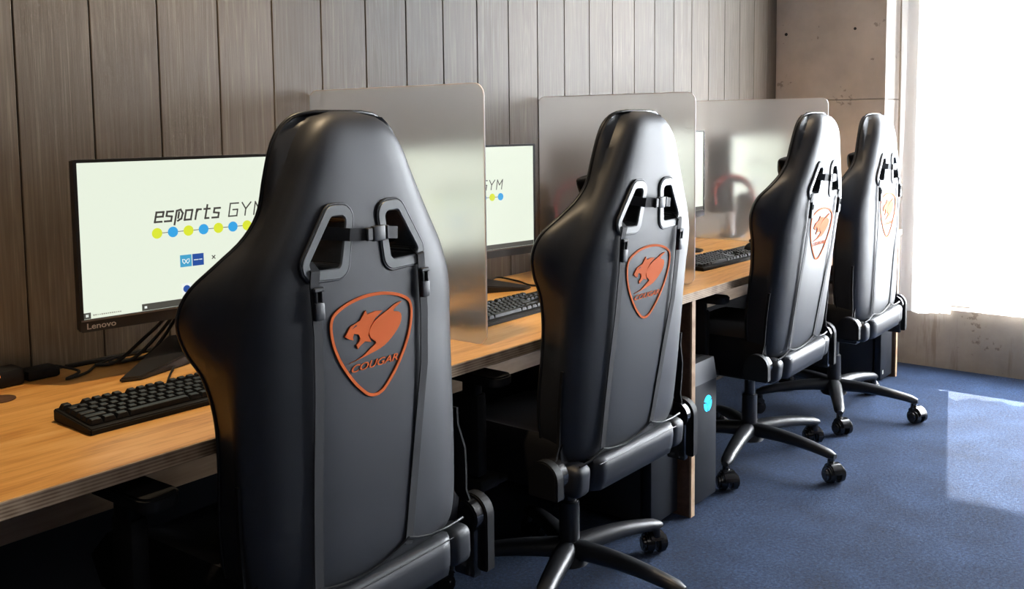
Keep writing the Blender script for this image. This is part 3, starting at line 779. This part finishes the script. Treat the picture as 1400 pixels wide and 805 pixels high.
def make_chair():
    root = bpy.data.objects.new('gaming_chair', None); C.objects.link(root); root.empty_display_size = .2
    bk = make_backrest(root)
    sub = lambda bm, name, mat, sm=40: finish(bm, name, mat, bk, smooth=sm)
    back = lambda a, b, d: (a, -d, b)
    # piping round the front edge of the wings and over the head
    pts = []
    SS = [PROF[0][0] + .03 + (.795 - .03) * k / 70 for k in range(71)]
    for s in SS:
        wr, wf, D, Dc, ro = interp(PROF, s); pts.append((-wf + .001, D - .012, s))
    topc = []
    for s in (.795, .806, .815, .822, .827, .8305):
        wr, wf, D, Dc, ro = interp(PROF, min(s, .831)); topc.append((-wf + .002, D - .012, s))
    P = [p for p in pts if p[2] < .79] + topc
    full = P + [(-x, y, z) for x, y, z in P[::-1]]
    sub(tube(bmesh.new(), full, .0036, 8), 'piping', 'piping', 60)
    # ring bezels
    for s in (-1, 1):
        o_ = rpoly(mirror(R_OUT, s), .020, 6); i_ = rpoly(mirror(R_HOLE, s), .010, 6)
        bm = bmesh.new(); n = len(o_)
        o_ = offset(o_, -.006)
        layers = [(o_, .001), (offset(o_, .0016), .0040), (offset(i_, -.0022), .0040), (i_, .002), (i_, -.075)]
        Rg = [[bm.verts.new(back(a, b, d)) for a, b in L_] for L_, d in layers]
        for k in range(len(Rg) - 1):
            for i in range(n): bm.faces.new((Rg[k][i], Rg[k][(i + 1) % n], Rg[k + 1][(i + 1) % n], Rg[k + 1][i]))
        # inner sleeve back wall so that it has thickness
        B2 = [bm.verts.new(back(a, b, -.010)) for a, b in o_]
        for i in range(n): bm.faces.new((Rg[0][i], B2[i], B2[(i + 1) % n], Rg[0][(i + 1) % n]))
        sub(bm, 'strap_bezel', 'ring_plastic', 35)
        # padded welt round the bezel
        sub(tube(bmesh.new(), [back(a, b, .0005) for a, b in offset(o_, -.0012)], .0022, 8, closed=True), 'bezel_welt', 'leather', 60)
    # emblem
    sh = smooth_loop(SHIELD)
    em = sub(band(bmesh.new(), sh, offset(sh, .0055), back, .0, .0022), 'shield_outline', 'embroidery', 30); em['label'] = 'orange stitched shield outline'
    sub(prism(bmesh.new(), HEAD, back, .0, .0022), 'cat_head_emblem', 'embroidery', 0)['label'] = 'orange stitched big cat head'
    sub(prism(bmesh.new(), smooth_loop(SWOOSH, 3), back, .0, .0020), 'swoosh_emblem', 'embroidery', 0)['label'] = 'orange stitched swoosh'
    bm = bmesh.new(); prism(bm, [(-.052, .4555), (-.040, .4600), (-.043, .4615)], back, .0022, .0027); sub(bm, 'cat_eye', 'leather', 0)
    bm = place_text(bmesh.new(), 'COUGAR', (-.056, .060, .3795, .3925), back, shear=.35, bold=.012, d=.0012)
    sub(bm, 'stitched_lettering', 'embroidery', 0)['label'] = 'orange stitched lettering'
    # vertical webbing straps
    for s, xs in ((-1, [(.580, .132), (.566, .134), (.54, .135), (.46, .131), (.36, .134), (.25, .140), (.15, .146), (.06, .150), (.032, .150)]),
                  (1, [(.580, .121), (.566, .124), (.54, .128), (.46, .131), (.36, .126), (.25, .108), (.15, .090), (.06, .074), (.032, .068)])):
        pt = [(s * x, .012 if z > .57 else (-.0075 if z > .56 else (-.0045 if z > .3 else -.002)), z) for z, x in xs]
        sub(ribbon(bmesh.new(), pt, .019, .0022), 'vertical_strap', 'webbing', 30)
        bm = bmesh.new(); xb = s * .131
        rbox(bm, (xb, -.009, .500), (.021, .009, .030), .003, 2)
        rbox(bm, (xb - .006, -.009, .523), (.004, .007, .022), .0015, 1); rbox(bm, (xb + .006, -.009, .523), (.004, .007, .022), .0015, 1)
        rbox(bm, (xb, -.009, .536), (.023, .008, .008), .002, 1)
        sub(bm, 'strap_buckle', 'buckle', 30)
    # horizontal pillow strap with its buckle
    pt = [(-.115, .05, .628), (-.085, .012, .624), (-.058, -.012, .620), (-.03, -.0145, .618), (0, -.0145, .617), (.032, -.0145, .616), (.058, -.012, .613), (.073, .010, .605), (.078, .05, .598)]
    sub(ribbon(bmesh.new(), pt, .022, .0024, (0, 0, 1)), 'cross_strap', 'webbing', 30)
    bm = bmesh.new(); rbox(bm, (.004, -.018, .617), (.030, .010, .027), .003, 2); rbox(bm, (-.018, -.018, .617), (.014, .008, .023), .002, 1)
    rbox(bm, (.026, -.018, .617), (.008, .008, .025), .002, 1)
    sub(bm, 'cross_buckle', 'buckle', 30)
    # neck pillow in front of the head
    bm = bmesh.new(); bmesh.ops.create_uvsphere(bm, u_segments=36, v_segments=20, radius=1)
    for v in bm.verts:
        x, y, z = v.co
        ex = .62
        sx = math.copysign(abs(x) ** ex, x); sz = math.copysign(abs(z) ** ex, z)
        v.co = Vector((sx * .172 * (1 + .08 * sz), .108 + y * .034 * (1 - .6 * abs(sx) ** 4), .630 + sz * .048 * (1 - .45 * abs(sx) ** 3) + .026 * abs(sx) ** 3))
    sub(bm, 'neck_pillow', 'leather_front', 60)
    # stitched seams of the back
    seam = [(-.235, .004, .010), (-.20, -.003, .018), (-.165, -.0035, .030), (-.150, -.0035, .034)]
    sub(tube(bmesh.new(), seam, .003, 6), 'seam', 'piping', 60)
    mid = [(-.150 + .218 * k / 20, -.002, .034 - .020 * math.sin(PI * k / 20) ** .8 + .010 * (k / 20)) for k in range(21)]
    sub(tube(bmesh.new(), mid, .0032, 6), 'seam', 'piping', 60)
    sub(tube(bmesh.new(), [(.068, -.003, .044), (.09, -.003, .036), (.13, -.002, .026), (.18, -.001, .024), (.235, .006, .022)], .003, 6), 'seam', 'piping', 60)
    # padded flap across the foot of the back
    bm = bmesh.new(); ny = 20
    prof = [(-.068, .000), (-.064, -.012), (-.04, -.018), (-.012, -.019), (.006, -.016), (.014, -.006), (.012, .03), (-.02, .05), (-.068, .045)]
    rg = []
    for i in range(ny + 1):
        x = -.183 + .366 * i / ny; e = min(1, min(i, ny - i) / 1.5 + .55)
        rg.append([bm.verts.new((x, (y - .015) * e + .015, (z + .027) * (.9 + .1 * e) - .027)) for z, y in prof])
    for i in range(ny):
        for j in range(len(prof)): bm.faces.new((rg[i][j], rg[i][(j + 1) % len(prof)], rg[i + 1][(j + 1) % len(prof)], rg[i + 1][j]))
    bm.faces.new(rg[0]); bm.faces.new(rg[-1])
    sub(bm, 'foot_flap', 'leather', 60)
    sub(tube(bmesh.new(), [(-.18, -.0165, .0065), (0, -.0178, .0065), (.18, -.0165, .0065)], .0013, 6), 'flap_stitching', 'piping', 60)
    for s in (-1, 1):
        bm = rbox(bmesh.new(), (s * .222, .030, -.030), (.062, .075, .078), .020, 4); sub(bm, 'side_lump', 'leather', 60)
    # steel recliner brackets screwed to the wings
    for s in (-1, 1):
        bm = bmesh.new()
        prof = [(.235, .266, .045), (.20, .268, .046), (.145, .288, .046), (.10, .287, .044), (.06, .283, .042), (.02, .298, .040), (-.03, .301, .040)]
        hw = .011 if s > 0 else .004
        if s < 0: prof = [(z, .268 if z > .05 else .285, c + .004) for z, x, c in prof]
        rg = [[bm.verts.new((s * x, y0, z)) for x, y0 in ((x - .005, c - hw), (x, c - hw), (x, c + hw), (x - .005, c + hw))] for z, x, c in prof]
        for i in range(len(rg) - 1):
            for j in range(4): bm.faces.new((rg[i][j], rg[i][(j + 1) % 4], rg[i + 1][(j + 1) % 4], rg[i + 1][j]))
        bm.faces.new(rg[0]); bm.faces.new(rg[-1])
        sub(bm, 'recliner_bracket', 'black_matte', 30)
    # hinge covers
    for s in (-1, 1):
        prof = [(.040 + .042 * math.cos(a), .0 + .042 * math.sin(a)) for a in [PI * k / 16 for k in range(17)]] + [(-.002, -.118 if s > 0 else -.045), (.082, -.118 if s > 0 else -.045)]
        bm = prism(bmesh.new(), rpoly(prof, .004, 1), lambda a, b, d: (s * d, a - HB, b + Z0), (.302), .330)
        bmesh.ops.bevel(bm, geom=[e for e in bm.edges if len(e.link_faces) == 2 and e.calc_face_angle(0) > 1.2], offset=.003, segments=2, affect='EDGES')
        hc = finish(bm, 'hinge_cover', 'cover_plastic', root, smooth=30)
        bm = cyl(bmesh.new(), (s * .275, .040 - HB, Z0), (s * .303, .040 - HB, Z0), .037, .037, 36, .004)
        rbox(bm, (s * .290, .040 - HB, Z0 - (.065 if s > 0 else .03)), (.022, .055, .12 if s > 0 else .05), .004)
        finish(bm, 'hinge_disc', 'caster_plastic', hc)
    # seat
    bm = bmesh.new(); nu, nv = 28, 20; g = []
    for j in range(nv + 1):
        y = -.165 + .47 * j / nv; r = []
        e = min(1, (nv - j) / 4) ** .5 if j > nv - 4 else 1
        for i in range(nu + 1):
            x = -.262 + .524 * i / nu; a = abs(x) / .262
            z = .470 + .006 * math.cos(a * 2) + (.045 * max(0, (a - .62) / .38) ** .8 if a > .62 else 0)
            if a > .93: z -= .030 * (a - .93) / .07
            r.append(bm.verts.new((x, y, .40 + (z - .40) * (.45 + .55 * e))))
        g.append(r)
    for j in range(nv):
        for i in range(nu): bm.faces.new((g[j][i], g[j][i + 1], g[j + 1][i + 1], g[j + 1][i]))
    edge = [g[0][i] for i in range(nu + 1)] + [g[j][nu] for j in range(1, nv + 1)] + [g[nv][i] for i in range(nu - 1, -1, -1)] + [g[j][0] for j in range(nv - 1, 0, -1)]
    low = [bm.verts.new((v.co.x * .95, v.co.y * .97, .372)) for v in edge]; m = len(edge)
    for i in range(m): bm.faces.new((edge[i], edge[(i + 1) % m], low[(i + 1) % m], low[i]))
    bm.faces.new(low)
    finish(bm, 'seat', 'leather_front', root, smooth=50)
    bm = bmesh.new(); rbox(bm, (0, .0, .345), (.22, .26, .045), .01); rbox(bm, (0, .02, .368), (.40, .30, .012), .003)
    finish(bm, 'tilt_mechanism', 'gas_metal', root)
    finish(tube(bmesh.new(), [(.05, .03, .345), (.20, .03, .345), (.27, .04, .350)], .006), 'height_lever', 'black_plastic', root)
    # arms
    for s in (-1, 1):
        bm = bmesh.new(); rbox(bm, (s * .345, .03, .51), (.034, .060, .20), .008); rbox(bm, (s * .325, .03, .388), (.07, .07, .03), .006); rbox(bm, (s * .27, .03, .378), (.12, .05, .014), .003)
        arm = finish(bm, 'armrest', 'black_matte', root)
        finish(box1((s * .350, .028, .622), (.024, .045, .05), .005), 'armrest_post', 'black_matte', arm)
        bm = prism(bmesh.new(), rpoly([(s * .340 - .035, -.068), (s * .340 + .035, -.068), (s * .340 + .034, .118), (s * .340 - .034, .118)], .025), lambda a, b, d: (a, b, d), .638, .662)
        bmesh.ops.bevel(bm, geom=[e for e in bm.edges if len(e.link_faces) == 2 and e.calc_face_angle(0) > 1.2], offset=.004, segments=2, affect='EDGES')
        finish(bm, 'arm_pad', 'black_matte', arm, smooth=30)
    # gas lift
    bm = bmesh.new(); cyl(bm, (0, 0, .10), (0, 0, .245), .028, .027, 28, .003); cyl(bm, (0, 0, .24), (0, 0, .335), .019)
    finish(bm, 'gas_lift', 'gas_metal', root)
    bm = bmesh.new(); cyl(bm, (0, 0, .075), (0, 0, .138), .056, .038, 32, .006)
    finish(bm, 'base_hub', 'base_plastic', root)
    for k in range(5):
        bm = bmesh.new(); rg = []
        for i in range(15):
            t = i / 14; r = .028 + .310 * t
            z = .112 - .014 * t - .010 * t * t + .008 * math.sin(PI * t); w = .031 - .011 * t; h = .028 - .012 * t
            if i == 14: w *= .6; h *= .6
            rg.append([bm.verts.new((r, w * math.copysign(abs(math.cos(a)) ** .8, math.cos(a)), z + h * math.sin(a) * (1 if math.sin(a) > 0 else .8))) for a in [2 * PI * q / 16 for q in range(16)]])
        for i in range(14):
            for j in range(16): bm.faces.new((rg[i][j], rg[i][(j + 1) % 16], rg[i + 1][(j + 1) % 16], rg[i + 1][j]))
        bm.faces.new(rg[0]); bm.faces.new(rg[-1])
        o = finish(bm, 'base_leg', 'base_plastic', root, smooth=60); o['k'] = k
        sw = [.6, -.5, 1.2, -1.0, .3][k]
        c, s_ = math.cos(sw), math.sin(sw)
        cm = Matrix.Translation((.322, 0, 0)) @ Matrix.Rotation(sw, 4, 'Z')
        bm = bmesh.new(); cyl(bm, (0, 0, .056), (0, 0, .086), .013, .011, 16, .001)
        t = bmesh.new()
        # hood over the twin wheels
        hood = [(.018 + .035 * math.cos(a), .034 + .036 * math.sin(a)) for a in [PI * (.02 + .85 * q / 10) for q in range(11)]] + [(.018, .034)]
        prism(t, hood, lambda a, b, d: (a, d, b), -.024, .024); bmesh.ops.bevel(t, geom=[e for e in t.edges if len(e.link_faces) == 2 and e.calc_face_angle(0) > 1.2], offset=.005, segments=2, affect='EDGES'); merge(bm, t)
        bmesh.ops.transform(bm, matrix=cm, verts=bm.verts)
        cs = finish(bm, 'caster', 'caster_plastic', root); cs['k'] = k
        for q in (-1, 1):
            bm = bmesh.new(); cyl(bm, (.018, q * .005, .031), (.018, q * .036, .031), .0308, .0270, 32, .007)
            cyl(bm, (.018, q * .034, .031), (.018, q * .038, .031), .018, .014, 24, .001)
            bmesh.ops.transform(bm, matrix=cm, verts=bm.verts)
            finish(bm, 'wheel', 'caster_plastic', cs)
    return root
def place_chair(root, x, y, yaw, rec, base, label):
    root.location = (x, y, 0); root.rotation_euler = (0, 0, yaw)
    tag(root, label, 'chair', 'black gaming chairs along the desk')
    for ch in root.children:
        if 'k' in ch: ch.rotation_euler = (0, 0, math.radians(base + 72 * ch['k']))
        if ch.name.startswith('backrest'):
            ch.rotation_euler = (rec, 0, 0)
            for g in ch.children:
                if g.name.startswith('neck_pillow') and root is proto: g.location = (.062, 0, -.01)
proto = make_chair()
CH = [(1.130, .053, .039, -.022, 203, 'nearest and largest black gaming chair with orange shield emblem, cut off by the frame bottom'),
      (2.006, .053, -.009, .088, 201, 'second nearest black gaming chair, tilted back left of the plywood desk panel'),
      (3.217, .094, .015, .115, 190, 'third black gaming chair along the desk, right of the glowing tower emblem'),
      (3.987, .058, .013, .012, 203, 'farthest black gaming chair beside the bright curtain')]
chairs = [proto] + [dup(proto) for _ in range(3)]
for c, a in zip(chairs, CH): place_chair(c, *a)
for c in bpy.data.objects:
    if 'k' in c: del c['k']
